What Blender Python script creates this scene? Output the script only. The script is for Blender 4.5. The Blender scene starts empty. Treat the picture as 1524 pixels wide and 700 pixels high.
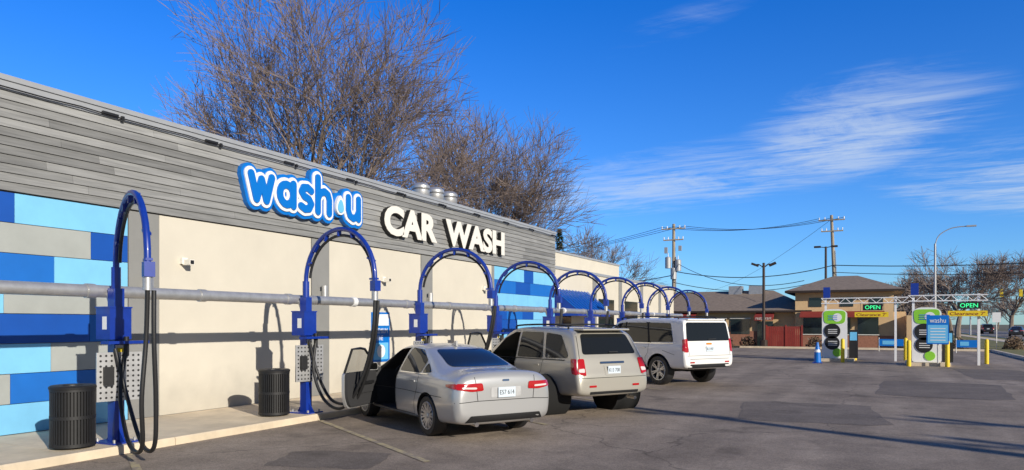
import bpy, bmesh, math, random
from mathutils import Vector, Matrix
from mathutils.bvhtree import BVHTree
random.seed(7)
scene=bpy.context.scene
R=math.radians
# ------------------------------------------------------------------ materials
def new_mat(name):
    m=bpy.data.materials.new(name); m.use_nodes=True
    nt=m.node_tree; b=nt.nodes['Principled BSDF']
    return m,nt,b
def mat(name,col,rough=.6,metal=0.,var=0.,vscale=3.,bump=0.,bscale=40.,coat=0.,stretch=None,emit=None,spec=None,dirt=None,vcol=False,alpha=None):
    m,nt,b=new_mat(name); N=nt.nodes; L=nt.links
    b.inputs['Roughness'].default_value=rough; b.inputs['Metallic'].default_value=metal
    c=(col[0],col[1],col[2],1)
    b.inputs['Base Color'].default_value=c
    if coat: b.inputs['Coat Weight'].default_value=coat; b.inputs['Coat Roughness'].default_value=.05
    if spec is not None: b.inputs['Specular IOR Level'].default_value=spec
    if alpha is not None: b.inputs['Alpha'].default_value=alpha
    if emit: b.inputs['Emission Color'].default_value=(*emit[:3],1); b.inputs['Emission Strength'].default_value=emit[3]
    src=None
    tc=N.new('ShaderNodeTexCoord'); mp=N.new('ShaderNodeMapping'); L.new(tc.outputs['Object'],mp.inputs[0])
    if stretch: mp.inputs['Scale'].default_value=stretch
    if vcol:
        a=N.new('ShaderNodeAttribute'); a.attribute_name='Col'; src=a.outputs['Color']
        L.new(src,b.inputs['Base Color'])
    if var:
        n=N.new('ShaderNodeTexNoise'); n.inputs['Scale'].default_value=vscale; n.inputs['Detail'].default_value=8; n.inputs['Roughness'].default_value=.65
        L.new(mp.outputs[0],n.inputs['Vector'])
        r=N.new('ShaderNodeMapRange'); r.inputs[1].default_value=.3; r.inputs[2].default_value=.7; r.inputs[3].default_value=1-var; r.inputs[4].default_value=1+var
        L.new(n.outputs[0],r.inputs[0])
        mx=N.new('ShaderNodeVectorMath'); mx.operation='SCALE'
        if src: L.new(src,mx.inputs[0])
        else: mx.inputs[0].default_value=col[:3]
        L.new(r.outputs[0],mx.inputs['Scale'])
        src=mx.outputs[0]; L.new(src,b.inputs['Base Color'])
    if dirt:
        # splash-back grime rising from the foot of the wall (height in object space)
        sp=N.new('ShaderNodeSeparateXYZ'); L.new(tc.outputs['Object'],sp.inputs[0])
        n2=N.new('ShaderNodeTexNoise'); n2.inputs['Scale'].default_value=2.5; n2.inputs['Detail'].default_value=6; L.new(tc.outputs['Object'],n2.inputs['Vector'])
        a1=N.new('ShaderNodeMath'); a1.operation='MULTIPLY_ADD'; L.new(n2.outputs[0],a1.inputs[0]); a1.inputs[1].default_value=-1.0; L.new(sp.outputs['Z'],a1.inputs[2])
        r2=N.new('ShaderNodeMapRange'); r2.inputs[1].default_value=-.4; r2.inputs[2].default_value=.45; r2.inputs[3].default_value=dirt; r2.inputs[4].default_value=1
        L.new(a1.outputs[0],r2.inputs[0])
        m2=N.new('ShaderNodeVectorMath'); m2.operation='SCALE'; L.new(src,m2.inputs[0]); L.new(r2.outputs[0],m2.inputs['Scale']); src=m2.outputs[0]; L.new(src,b.inputs['Base Color'])
    if bump:
        n=N.new('ShaderNodeTexNoise'); n.inputs['Scale'].default_value=bscale; n.inputs['Detail'].default_value=5
        L.new(mp.outputs[0],n.inputs['Vector'])
        bp=N.new('ShaderNodeBump'); bp.inputs['Strength'].default_value=bump; bp.inputs['Distance'].default_value=.02
        L.new(n.outputs[0],bp.inputs['Height']); L.new(bp.outputs[0],b.inputs['Normal'])
    return m
def asphalt_mat(name,c1,c2,cracks=True):
    m,nt,b=new_mat(name); N=nt.nodes; L=nt.links
    tc=N.new('ShaderNodeTexCoord')
    def noise(s,d,ro=.6,vec=None):
        n=N.new('ShaderNodeTexNoise'); n.inputs['Scale'].default_value=s; n.inputs['Detail'].default_value=d; n.inputs['Roughness'].default_value=ro
        L.new(vec or tc.outputs['Object'],n.inputs['Vector']); return n.outputs[0]
    def ramp(src,a,bb,lo,hi):
        r=N.new('ShaderNodeMapRange'); r.inputs[1].default_value=a; r.inputs[2].default_value=bb; r.inputs[3].default_value=lo; r.inputs[4].default_value=hi
        L.new(src,r.inputs[0]); return r.outputs[0]
    mix=N.new('ShaderNodeMix'); mix.data_type='RGBA'; mix.inputs[6].default_value=(*c1,1); mix.inputs[7].default_value=(*c2,1)
    L.new(ramp(noise(.22,6),.40,.60,0,1),mix.inputs[0])
    cur=mix.outputs[2]
    def mul(cur,f):
        v=N.new('ShaderNodeVectorMath'); v.operation='SCALE'; L.new(cur,v.inputs[0]); L.new(f,v.inputs['Scale']); return v.outputs[0]
    cur=mul(cur,ramp(noise(60,3,.7),.3,.7,.62,1.38))
    cur=mul(cur,ramp(noise(14,4,.7),.3,.7,.86,1.14))
    cur=mul(cur,ramp(noise(1.3,5,.7),.35,.6,.82,1.07))
    cur=mul(cur,ramp(noise(.8,3,.5),.60,.70,1,.66))
    if cracks:
        # long drive-lane wear bands
        mp=N.new('ShaderNodeMapping'); mp.inputs['Scale'].default_value=(1.1,.06,1); L.new(tc.outputs['Object'],mp.inputs[0])
        cur=mul(cur,ramp(noise(1,4,.5,mp.outputs[0]),.35,.65,.82,1.12))
        for sc_,wd_,dk in ((.13,.004,.6),):
            v=N.new('ShaderNodeTexVoronoi'); v.feature='DISTANCE_TO_EDGE'; v.inputs['Scale'].default_value=sc_
            dn=N.new('ShaderNodeTexNoise'); dn.inputs['Scale'].default_value=1.2; dn.inputs['Detail'].default_value=6; L.new(tc.outputs['Object'],dn.inputs['Vector'])
            ad=N.new('ShaderNodeVectorMath'); ad.operation='ADD'; L.new(tc.outputs['Object'],ad.inputs[0]); L.new(dn.outputs['Color'],ad.inputs[1]); L.new(ad.outputs[0],v.inputs['Vector'])
            cur=mul(cur,ramp(v.outputs['Distance'],.0,wd_,dk,1))
    L.new(cur,b.inputs['Base Color']); b.inputs['Roughness'].default_value=.9; b.inputs['Specular IOR Level'].default_value=.25
    bp=N.new('ShaderNodeBump'); bp.inputs['Strength'].default_value=.4; bp.inputs['Distance'].default_value=.01
    L.new(noise(90,3,.7),bp.inputs['Height']); L.new(bp.outputs[0],b.inputs['Normal'])
    return m
def worn_mat(name,col,under,thr=.5,scale=6):
    m,nt,b=new_mat(name); N=nt.nodes; L=nt.links
    tc=N.new('ShaderNodeTexCoord'); n=N.new('ShaderNodeTexNoise'); n.inputs['Scale'].default_value=scale; n.inputs['Detail'].default_value=9; n.inputs['Roughness'].default_value=.75
    L.new(tc.outputs['Object'],n.inputs['Vector'])
    r=N.new('ShaderNodeMapRange'); r.inputs[1].default_value=thr-.06; r.inputs[2].default_value=thr+.06; L.new(n.outputs[0],r.inputs[0])
    mix=N.new('ShaderNodeMix'); mix.data_type='RGBA'; mix.inputs[6].default_value=(*under,1); mix.inputs[7].default_value=(*col,1)
    L.new(r.outputs[0],mix.inputs[0]); L.new(mix.outputs[2],b.inputs['Base Color']); b.inputs['Roughness'].default_value=.85
    return m
M={}
M['asphalt']=asphalt_mat('asphalt',(.25,.202,.158),(.335,.275,.218))
M['patch']=asphalt_mat('asphalt_patch',(.17,.142,.118),(.21,.175,.145),False)
M['road']=asphalt_mat('road_asphalt',(.20,.18,.165),(.25,.23,.21),False)
M['ground']=mat('dry_ground',(.16,.14,.075),.95,var=.35,vscale=.6,bump=.5,bscale=6)
M['grass']=mat('winter_grass',(.19,.175,.06),.95,var=.4,vscale=2.5,bump=.8,bscale=25)
M['concrete']=mat('concrete',(.66,.55,.40),.85,var=.18,vscale=1.6,bump=.25,bscale=60)
M['conc_dark']=mat('concrete_joint',(.2,.18,.15),.9)
M['stripe']=worn_mat('faded_yellow_paint',(.48,.40,.22),(.29,.237,.187),.5,5)
M['white_paint']=worn_mat('white_road_paint',(.6,.6,.57),(.2,.2,.19),.42)
M['siding']=mat('grey_lap_siding',(.3,.3,.3),.65,var=.3,vscale=1.5,stretch=(1,.7,14),bump=.15,bscale=8,vcol=True)
M['beige']=mat('beige_panel',(.615,.57,.475),.8,var=.05,vscale=.9,bump=.12,bscale=120,dirt=.78)
M['greystrip']=mat('grey_panel',(.24,.24,.23),.7,var=.06,vscale=2,dirt=.85)
M['mosaic']=mat('fibre_cement_tiles',(.3,.3,.3),.5,var=.07,vscale=2,vcol=True,dirt=.85)
M['metal']=mat('galvanised_metal',(.50,.50,.50),.45,metal=.6,var=.16,vscale=6)
M['coping']=mat('coping_metal',(.42,.43,.44),.45,metal=.3,var=.05)
M['black']=mat('black_matte',(.012,.012,.013),.55,var=.2,vscale=10)
M['rubber']=mat('black_rubber',(.018,.018,.019),.5,bump=.1,bscale=80)
M['blue']=mat('royal_blue_enamel',(.006,.034,.29),.38,coat=.3,var=.12,vscale=8)
M['blue2']=mat('sign_blue',(.0,.16,.58),.4)
M['ltblue']=mat('light_blue',(.15,.5,.8),.4)
M['white']=mat('white_plastic',(.8,.8,.79),.4)
M['cream']=mat('white_letter',(.78,.75,.68),.45)
M['roof']=mat('roof_membrane',(.35,.35,.34),.9,var=.1)
M['green']=mat('lime_green',(.25,.6,.04),.5)
M['yellow']=mat('safety_yellow',(.8,.58,.02),.5)
M['red']=mat('maroon',(.26,.03,.022),.7,var=.12)
M['tan']=mat('tan_stucco',(.66,.46,.25),.85,var=.08,bump=.1)
M['shingle']=mat('brown_shingle',(.24,.185,.14),.9,var=.3,vscale=4,bump=.4,bscale=12,stretch=(1,1,4))
M['wood']=mat('weathered_pole_wood',(.36,.30,.22),.9,var=.3,vscale=3,stretch=(6,6,.5),bump=.3)
M['bronze']=mat('dark_bronze',(.05,.035,.028),.5,metal=.3)
M['bark']=mat('bark',(.20,.155,.12),.9,var=.3,vscale=4,bump=.5,bscale=15)
M['twig']=mat('twigs',(.215,.165,.14),.9,var=.25,vscale=1)
M['leaf']=mat('conifer_needles',(.06,.09,.03),.9,var=.4,vscale=3)
M['shrub']=mat('dormant_shrub',(.15,.10,.06),.9,var=.4,vscale=5)
M['silver']=mat('silver_car_paint',(.53,.53,.525),.3,metal=.5,coat=.8)
M['champagne']=mat('champagne_car_paint',(.52,.49,.42),.32,metal=.45,coat=.8)
M['carwhite']=mat('white_car_paint',(.8,.79,.77),.3,coat=.9)
M['cardark']=mat('dark_car_paint',(.02,.022,.03),.25,coat=.8)
M['glass']=mat('tinted_glass',(.012,.014,.016),.04,spec=.5)
M['glass_lite']=mat('door_glass',(.05,.06,.065),.03,spec=.8,alpha=.55)
M['seam']=mat('panel_gap',(.01,.01,.01),.8)
M['well']=mat('wheel_well',(.008,.008,.008),.95)
M['interior']=mat('car_interior',(.03,.03,.032),.8)
M['seat']=mat('car_seat',(.10,.095,.09),.7)
M['tail']=mat('tail_lamp_red',(.42,.008,.01),.12,coat=1)
M['tailw']=mat('reversing_lamp',(.65,.6,.58),.15,coat=1)
M['chrome']=mat('chrome',(.75,.75,.76),.12,metal=1)
M['alloy']=mat('alloy_wheel',(.5,.5,.51),.3,metal=.7)
M['plate']=mat('plate_white',(.6,.68,.75),.4)
M['amber']=mat('amber',(.6,.22,.02),.2)
M['led']=mat('led_green',(.02,.2,.05),.4,emit=(.05,1,.35,1.3))
M['warmglass']=mat('window_dark',(.02,.03,.03),.08,spec=.7)
M['brickred']=mat('brown_brick',(.33,.15,.095),.9,var=.2,vscale=8)
# ------------------------------------------------------------------ mesh builder
class MB:
    def __init__(s): s.v=[];s.f=[];s.m=[];s.c=[];s.mats=[];s.M=Matrix.Identity(4)
    def mi(s,k):
        if k not in s.mats: s.mats.append(k)
        return s.mats.index(k)
    def add(s,vs,fs,k,col=None):
        o=len(s.v); Mx=s.M
        s.v.extend([tuple(Mx@Vector(p)) for p in vs]); i=s.mi(k)
        for f in fs: s.f.append(tuple(o+a for a in f)); s.m.append(i); s.c.append(col or (1,1,1))
    def box(s,lo,hi,k,col=None):
        x0,y0,z0=lo;x1,y1,z1=hi
        s.add([(x0,y0,z0),(x1,y0,z0),(x1,y1,z0),(x0,y1,z0),(x0,y0,z1),(x1,y0,z1),(x1,y1,z1),(x0,y1,z1)],
          [(0,3,2,1),(4,5,6,7),(0,1,5,4),(1,2,6,5),(2,3,7,6),(3,0,4,7)],k,col)
    def cbox(s,c,d,k,col=None):
        s.box([c[i]-d[i]/2 for i in range(3)],[c[i]+d[i]/2 for i in range(3)],k,col)
    def tube(s,pts,rad,n,k,cap=True,col=None):
        pts=[Vector(p) for p in pts]
        if not hasattr(rad,'__len__'): rad=[rad]*len(pts)
        ref=None; vs=[];fs=[]
        for i,p in enumerate(pts):
            d=(pts[min(i+1,len(pts)-1)]-pts[max(i-1,0)]).normalized()
            if ref is None:
                ref=Vector((0,0,1)) if abs(d.z)<.9 else Vector((1,0,0))
                a=d.cross(ref).normalized()
            else:
                a=(a-d*a.dot(d)); a=a.normalized() if a.length>1e-5 else d.orthogonal().normalized()
            b=d.cross(a)
            for j in range(n):
                t=2*math.pi*j/n; vs.append(p+(a*math.cos(t)+b*math.sin(t))*rad[i])
        for i in range(len(pts)-1):
            for j in range(n):
                fs.append((i*n+j,i*n+(j+1)%n,(i+1)*n+(j+1)%n,(i+1)*n+j))
        if cap:
            fs.append(tuple(range(n-1,-1,-1))); e=(len(pts)-1)*n; fs.append(tuple(range(e,e+n)))
        s.add(vs,fs,k,col)
    def lathe(s,prof,n,k,axis='z',closed=False):
        vs=[];fs=[]
        for r,h in prof:
            for j in range(n):
                t=2*math.pi*j/n
                if axis=='z': vs.append((r*math.cos(t),r*math.sin(t),h))
                else: vs.append((r*math.cos(t),h,r*math.sin(t)))
        m=len(prof)
        for i in range(m-1):
            for j in range(n): fs.append((i*n+j,i*n+(j+1)%n,(i+1)*n+(j+1)%n,(i+1)*n+j))
        s.add(vs,fs,k)
    def prism(s,poly,a0,a1,k,axis='x',k2=None):
        n=len(poly)
        def P(u,v,w): return (w,u,v) if axis=='x' else ((u,w,v) if axis=='y' else (u,v,w))
        vs=[P(u,v,a0) for u,v in poly]+[P(u,v,a1) for u,v in poly]
        s.add(vs,[(i,(i+1)%n,n+(i+1)%n,n+i) for i in range(n)],k2 or k)
        s.add(vs,[tuple(range(n-1,-1,-1)),tuple(range(n,2*n))],k)
    def build(s,name,parent=None,smooth=None,fixn=True):
        me=bpy.data.meshes.new(name); me.from_pydata(s.v,[],s.f)
        for k in s.mats: me.materials.append(M[k])
        me.polygons.foreach_set('material_index',s.m)
        if any(c!=(1,1,1) for c in s.c):
            at=me.color_attributes.new('Col','FLOAT_COLOR','CORNER'); buf=[]
            for p,c in zip(me.polygons,s.c): buf.extend([c[0],c[1],c[2],1.]*p.loop_total)
            at.data.foreach_set('color',buf)
        if fixn:
            bm=bmesh.new(); bm.from_mesh(me); bmesh.ops.recalc_face_normals(bm,faces=bm.faces); bm.to_mesh(me); bm.free()
        if smooth:
            me.polygons.foreach_set('use_smooth',[True]*len(me.polygons)); me.set_sharp_from_angle(angle=R(smooth))
        me.update()
        o=bpy.data.objects.new(name,me); scene.collection.objects.link(o)
        if parent: o.parent=parent
        return o
def empty(name,loc=(0,0,0),rz=0):
    e=bpy.data.objects.new(name,None); e.location=loc; e.rotation_euler=(0,0,rz); e.empty_display_size=.2
    scene.collection.objects.link(e); return e
def link(name,me,parent,rz=0,loc=(0,0,0)):
    o=bpy.data.objects.new(name,me); scene.collection.objects.link(o); o.parent=parent; o.rotation_euler=(0,0,rz); o.location=loc; return o
def catmull(P,n=8):
    P=[Vector(p) for p in P]; out=[]
    for i in range(len(P)-1):
        p0=P[max(i-1,0)];p1=P[i];p2=P[i+1];p3=P[min(i+2,len(P)-1)]
        for k in range(n):
            t=k/n; out.append(.5*((2*p1)+(p2-p0)*t+(2*p0-5*p1+4*p2-p3)*t*t+(3*p1-p0-3*p2+p3)*t**3))
    out.append(P[-1]); return out
def text(name,body,loc,rot,h,w,k,parent,extrude=.01,offset=0.,z=0):
    cu=bpy.data.curves.new(name,'FONT'); cu.body=body; cu.size=1; cu.extrude=extrude; cu.offset=offset
    cu.align_x='LEFT'; cu.resolution_u=4; cu.materials.append(M[k])
    o=bpy.data.objects.new(name,cu); scene.collection.objects.link(o)
    bpy.context.view_layer.update()
    bb=[Vector(c) for c in o.bound_box]; x0=min(c.x for c in bb);x1=max(c.x for c in bb);y0=min(c.y for c in bb);y1=max(c.y for c in bb)
    sx=w/(x1-x0); sy=h/(y1-y0)
    o.parent=parent; o.rotation_euler=rot
    Rm=bpy.data.objects[o.name].rotation_euler.to_matrix()
    o.scale=(sx,sy,1)
    o.location=Vector(loc)-Rm@Vector((x0*sx,y0*sy,0))
    return o
ROTX=(R(90),0,R(90))   # faces +x, reads along +y
ROTY=(R(90),0,0)       # faces -y, reads along +x
# ------------------------------------------------------------------ ground
def sheet(name,x0,x1,y0,y1,z,k):
    b=MB(); b.add([(x0,y0,z),(x1,y0,z),(x1,y1,z),(x0,y1,z)],[(0,1,2,3)],k); return b.build(name,fixn=False)
b=MB(); b.add([(-900,-500,0),(900,-500,0),(900,1500,0),(-900,1500,0)],[(0,1,2,3)],'ground'); b.build('ground',fixn=False)
sheet('parking_lot',-9.2,6.6,-25,54.5,.006,'asphalt')
sheet('drive_lane',-9.2,60,-60,-25,.006,'asphalt')
sheet('side_street',14.5,27,-60,700,.006,'road')
sheet('grass_verge',6.78,14.35,-25,400,.004,'grass')
b=MB(); rp=random.Random(9)
for (cx_,cy_,w_,l_,a_) in ((-1.2,15.5,2.6,3.4,8),(1.6,22.5,3.0,5.2,-3),(-6.4,7.2,1.4,1.1,20),(3.9,30,2.2,6,2)):
    n_=26; P_=[]
    for i in range(n_):
        t=2*math.pi*i/n_; c_,s_=math.cos(t),math.sin(t); q=1/max(abs(c_),abs(s_)); x_=c_*q*w_/2+rp.uniform(-.05,.05); y_=s_*q*l_/2+rp.uniform(-.05,.05)
        ca,sa=math.cos(R(a_)),math.sin(R(a_)); P_.append((cx_+x_*ca-y_*sa,cy_+x_*sa+y_*ca,.010))
    b.add(P_,[tuple(range(n_))],'patch')
b.build('asphalt_repair_patches',fixn=False)
b=MB()
for y0 in range(-20,400,12): b.add([(20.7,y0,.011),(20.85,y0,.011),(20.85,y0+5,.011),(20.7,y0+5,.011)],[(0,1,2,3)],'white_paint')
b.build('lane_markings',fixn=False)
b=MB(); b.box((6.6,-25,0),(6.78,54.6,.14),'concrete'); b.box((-9,54.5,0),(6.6,54.68,.14),'concrete'); b.box((14.33,-60,0),(14.5,500,.13),'concrete'); b.build('kerb')
b=MB()
for i in range(120):
    y=-25+i*1.5; b.box((11.2,y,0),(12.7,y+1.485,.03),'concrete')
b.build('footpath')
b=MB(); y=-14
while y<47:
    b.box((-11.6,y,0),(-9.395,y+1.49,.12+random.uniform(-.001,.001)),'concrete')
    y+=1.5
b.box((-11.6,-14,0),(-9.39,47,.108),'conc_dark')
b.build('sidewalk')
b=MB(); y=-14
while y<47:
    b.prism([(-9.385,0),(-9.2,0),(-9.205,.1),(-9.22,.122),(-9.385,.122)],y,y+2.99,'concrete','y'); y+=3
b.build('kerb')
b=MB(); hd=Vector((.86,-.51,0)); nn=Vector((.51,.86,0))
for i in range(1,13):
    p=Vector((-9.12,6.32+3.75*(i-1)-.1,.014)); q=p+hd*(4.6 if i!=1 else 4)
    b.add([p-nn*.05,q-nn*.05,q+nn*.05,p+nn*.05],[(0,1,2,3)],'stripe')
b.build('parking_stripes',fixn=False)
# ------------------------------------------------------------------ main building
WX=-11.6
bld=empty('car_wash_building')
Y0,Y1=-14.,26.3
b=MB()
b.box((-25,Y0,0),(WX-.05,Y1,5.44),'beige')
b.box((-24.9,Y0+.1,5.44),(WX-.3,Y1-.1,5.46),'roof')
b.build('core_walls',bld)
b=MB()
b.box((WX-.28,Y0-.05,5.44),(WX+.07,Y1+.05,5.52),'coping')
b.box((WX-.02,Y0,5.30),(WX+.045,Y1+.02,5.44),'coping')
b.box((-25.05,Y1-.22,5.461),(WX-.281,Y1+.05,5.53),'coping')
b.build('parapet_coping',bld)
b=MB(); pts=[]; y=Y0
while y<Y1:
    pts.append((WX+.085,y,5.335+random.uniform(-.012,.012))); y+=.5
b.tube(pts,.012,5,'black')
y=Y0+1
while y<Y1:
    b.cbox((WX+.09,y,5.35),(.04,.28,.04),'black'); b.cbox((WX+.09,y+.22,5.33),(.04,.05,.07),'black'); y+=2.05
b.build('rope_light_cable',bld)
b=MB(); rnd=random.Random(3); z=3.80; H=.1364; row=0
while z<5.29:
    y=Y0-rnd.uniform(0,2)
    while y<Y1:
        l=rnd.choice([2.4,3.0,3.6,3.66]); ya=max(y,Y0); yb=min(y+l-.004,Y1)
        g=rnd.choice([.18,.21,.25,.27,.30,.23])*rnd.uniform(.95,1.05); col=(g*.98,g*.985,g*.965)
        zt=min(z+H+.01,5.298)
        if yb>ya: b.add([(WX-.02,ya,z),(WX+.04,ya,z),(WX+.04,ya,z+.006),(WX+.012,ya,zt),(WX-.02,ya,zt),(WX-.02,yb,z),(WX+.04,yb,z),(WX+.04,yb,z+.006),(WX+.012,yb,zt),(WX-.02,yb,zt)],
            [(0,1,2,3,4),(9,8,7,6,5),(0,5,6,1),(1,6,7,2),(2,7,8,3),(3,8,9,4)],'siding',col)
        y+=l
    b.box((WX-.02,Y0,z-.015),(WX+.0135,Y1,z-.0005),'seam')
    z+=H; row+=1
b.build('lap_siding',bld)
b=MB()
zb=.125; zt=3.78
def panel(y0,y1,k,x=WX,seams=True):
    b.box((WX-.05,y0+.004,zb),(x,y1-.004,zt-.004),k)
panel(7.88,8.47,'greystrip',WX+.012)
panel(8.48,12.37,'beige'); panel(12.38,12.97,'greystrip',WX+.012); panel(12.98,16.79,'beige'); panel(16.8,17.39,'greystrip',WX+.012); panel(17.4,21.0,'beige'); 
b.box((WX-.05,21.0,zb),(WX+.012,21.17,zt-.004),'greystrip')
b.build('wall_panels',bld)
b=MB(); DB=(.004,.075,.38); MBc=(.008,.14,.52); LB=(.20,.53,.80); GR=(.36,.38,.36)
rows=[[(6.05,DB),(7.87,LB)],[(7.22,GR),(7.87,DB)],[(6.63,MBc),(7.87,LB)],[(5.9,LB),(7.87,GR)],[(7.2,DB),(7.87,MBc)],[(6.58,LB),(7.87,GR)],[(5.99,GR),(7.33,MBc),(7.87,DB)],[(7.0,LB),(7.87,LB)]]
rh=(zt-zb)/8
for i,rw in enumerate(rows):
    z1=zt-i*rh-.004; z0=z1-rh+.010; rnd=random.Random(i+5)
    segs=[]; y=Y0; 
    while y<5.2:
        l=rnd.uniform(.9,2.2); segs.append((y,min(y+l,5.3 if y+l>4.6 else y+l),rnd.choice([DB,LB,GR,MBc,LB]))); y=segs[-1][1]
        if y>4.6: break
    yy=segs[-1][1]
    for e,c in rw: segs.append((yy,e,c)); yy=e
    for a,bb,c in segs: b.box((WX-.05,a+.003,z0),(WX+.004,bb-.003,z1),'mosaic',c)
    yy=21.18
    while yy<26.2:
        l=rnd.uniform(.8,2.0); e=min(yy+l,26.28); 
        if 26.28-e<.5: e=26.28
        b.box((WX-.05,yy+.003,z0),(WX+.004,e-.003,z1),'mosaic',rnd.choice([DB,LB,GR,MBc,LB,LB])); yy=e
b.build('blue_mosaic_cladding',bld)
b=MB()
for y in (8.2,12.68,17.1,21.08):
    b.M=Matrix.Translation((WX+.13,y,2.5)); b.lathe([(0,-.19),(.07,-.19),(.07,.19),(0,.19)],16,'metal'); b.M=Matrix.Identity(4)
    b.cbox((WX+.04,y,2.5),(.08,.1,.12),'metal')
b.build('wall_sconces',bld,40)
b=MB()
for y in (8.96,15.0,20.4):
    b.cbox((WX+.04,y,2.98),(.08,.12,.12),'cream'); b.cbox((WX+.15,y+.02,2.95),(.2,.1,.1),'cream'); b.cbox((WX+.255,y+.02,2.95),(.01,.07,.07),'black')
b.build('security_cameras',bld)
b=MB(); b.box((WX,14.55,.8),(WX+.03,15.3,2.1),'blue2'); b.box((WX+.03,14.6,1.75),(WX+.036,15.25,2.05),'white'); b.box((WX+.03,14.62,.86),(WX+.036,15.23,1.3),'ltblue'); 
b.M=Matrix.Translation((WX+.045,14.92,1.08))@Matrix.Rotation(R(90),4,'Y'); b.lathe([(0,.0),(.17,0),(.17,-.008)],20,'white'); b.M=Matrix.Identity(4)
b.build('poster',bld)
text('poster_text','PREMIUM\nSHINE',(WX+.032,14.64,1.36),ROTX,.32,.56,'white',bld,.003)
b=MB()
for y in (20.3,21.2,22.1):
    b.M=Matrix.Translation((-14,y,5.46))
    b.lathe([(.2,0),(.2,.75),(.26,.76),(.29,.8),(.29,.95),(.24,1.0),(.31,1.02),(.31,1.1),(.2,1.2),(0,1.22)],20,'metal')
b.M=Matrix.Identity(4); b.build('roof_vents',bld,40)
# sign: wash u
LET={'w':([[(0,1),(.27,.03),(.52,.85),(.77,.03),(1.04,1)]],1.04),
 'a':([[(.38+.36*math.cos(t*math.pi/8),.46+.42*math.sin(t*math.pi/8)) for t in range(17)],[(.76,.95),(.76,.02)]],.76),
 's':([[(.62,.84),(.42,.95),(.17,.92),(.06,.72),(.2,.55),(.48,.46),(.62,.27),(.5,.05),(.25,.0),(.02,.1)]],.62),
 'h':([[(0,1.5),(0,.0)],[(0,.6),(.15,.86),(.4,.95),(.62,.84),(.7,.6),(.7,0)]],.7),
 'u':([[(0,.95),(0,.35),(.1,.1),(.33,.0),(.56,.1),(.7,.35)],[(.7,.95),(.7,0)]],.7)}
sg=empty('wash_sign'); sg.parent=bld
def stadium(b,p,q,r,x0,x1,k):
    p=Vector(p);q=Vector(q);d=q-p; a=math.atan2(d.y,d.x); poly=[]
    for i in range(9): t=a-math.pi/2+math.pi*i/8; poly.append((q.x+r*math.cos(t),q.y+r*math.sin(t)))
    for i in range(9): t=a+math.pi/2+math.pi*i/8; poly.append((p.x+r*math.cos(t),p.y+r*math.sin(t)))
    b.prism(poly,x0,x1,k,'x')
U=.56; strokes=[]; cx=0
for ch in ['w','a','s','h',None,'u']:
    if ch is None: dropx=cx+.10; cx+=.86; continue
    st,wd=LET[ch]
    for s_ in st: strokes.append([(cx+p[0],p[1]) for p in s_])
    cx+=wd+.40
tot=cx-.40; sc=3.36/tot
def sp(p): return (10.44+p[0]*sc, 4.38+p[1]*U*.92)
for lay,(r,xa,xb,k) in enumerate([(.225,.03,.14,'blue2'),(.155,.1,.17,'white'),(.085,.12,.2,'blue2')]):
    b=MB(); e=0
    for st in strokes:
        pp=[sp(p) for p in st]
        for i in range(len(pp)-1):
            e+=1; stadium(b,pp[i],pp[i+1],r,WX+xa,WX+xb+e*.0006,k)
    if lay==0:
        c=sp((dropx+.22,.4)); stadium(b,c,(c[0],c[1]+.12),.24,WX+xa,WX+xb-.001,k)
    b.build('letter_layer_%d'%lay,sg)
b=MB(); c=sp((dropx+.22,.34)); 
def drop(r): return [(c[0]+r*math.cos(t)*(1 if math.sin(t)<0 else max(0,1-math.sin(t)**2*.35)), c[1]+r*math.sin(t)*(1 if math.sin(t)<0 else 2.1)) for t in [2*math.pi*i/24 for i in range(24)]]
b.prism(drop(.15),WX+.1,WX+.215,'white','x'); b.prism(drop(.10),WX+.12,WX+.235,'ltblue','x'); b.build('water_drop',sg)
cw=empty('car_wash_lettering'); cw.parent=bld
def cwtext(word,y0,w):
    for nm,x,ex,of,k in (('return',WX+.10,.07,.05,'black'),('face',WX+.178,.006,.045,'cream')):
        text('letters_%s'%nm,word,(x,y0,4.15),ROTX,.80,w,k,cw,ex,of)
cwtext('CAR',14.88,2.5); cwtext('WASH',17.85,3.75)
# ------------------------------------------------------------------ far wing
fw=empty('car_wash_annex_building')
b=MB()
b.box((-25,26.56,0),(-11.9,46.5,4.1),'beige'); b.box((-25.03,26.57,4.1),(-11.85,46.55,4.22),'coping')
b.box((-24,30,4.22),(-14.5,43,5.45),'beige'); b.box((-24.04,29.95,5.45),(-14.45,43.05,5.55),'coping')
for y in (31.4,35.2,39,42.8): b.box((-11.9,y,0),(-11.87,y+.5,4.09),'greystrip')
for y in (32.2,36.2): b.box((-11.9,y,.9),(-11.86,y+2.2,3.0),'warmglass')
b.box((-11.9,27.6,.1),(-11.86,28.7,2.15),'warmglass'); b.box((-11.9,27.5,.1),(-11.87,27.58,2.2),'coping')
b.build('annex_walls',fw)
b=MB(); ya,yb=26.7,30.6
b.add([(-11.88,ya,3.25),(-11.88,yb,3.25),(-10.75,yb,2.35),(-10.75,ya,2.35),(-10.75,ya,2.12),(-10.75,yb,2.12),(-11.88,ya,2.12),(-11.88,yb,2.12)],[(0,1,2,3),(3,2,5,4),(0,3,4,6),(1,7,5,2)],'blue')
for i in range(12):
    y=ya+(yb-ya)*i/11; b.tube([(-11.86,y,3.275),(-10.745,y,2.375)],.018,5,'blue2')
b.build('blue_awning',fw)
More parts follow.
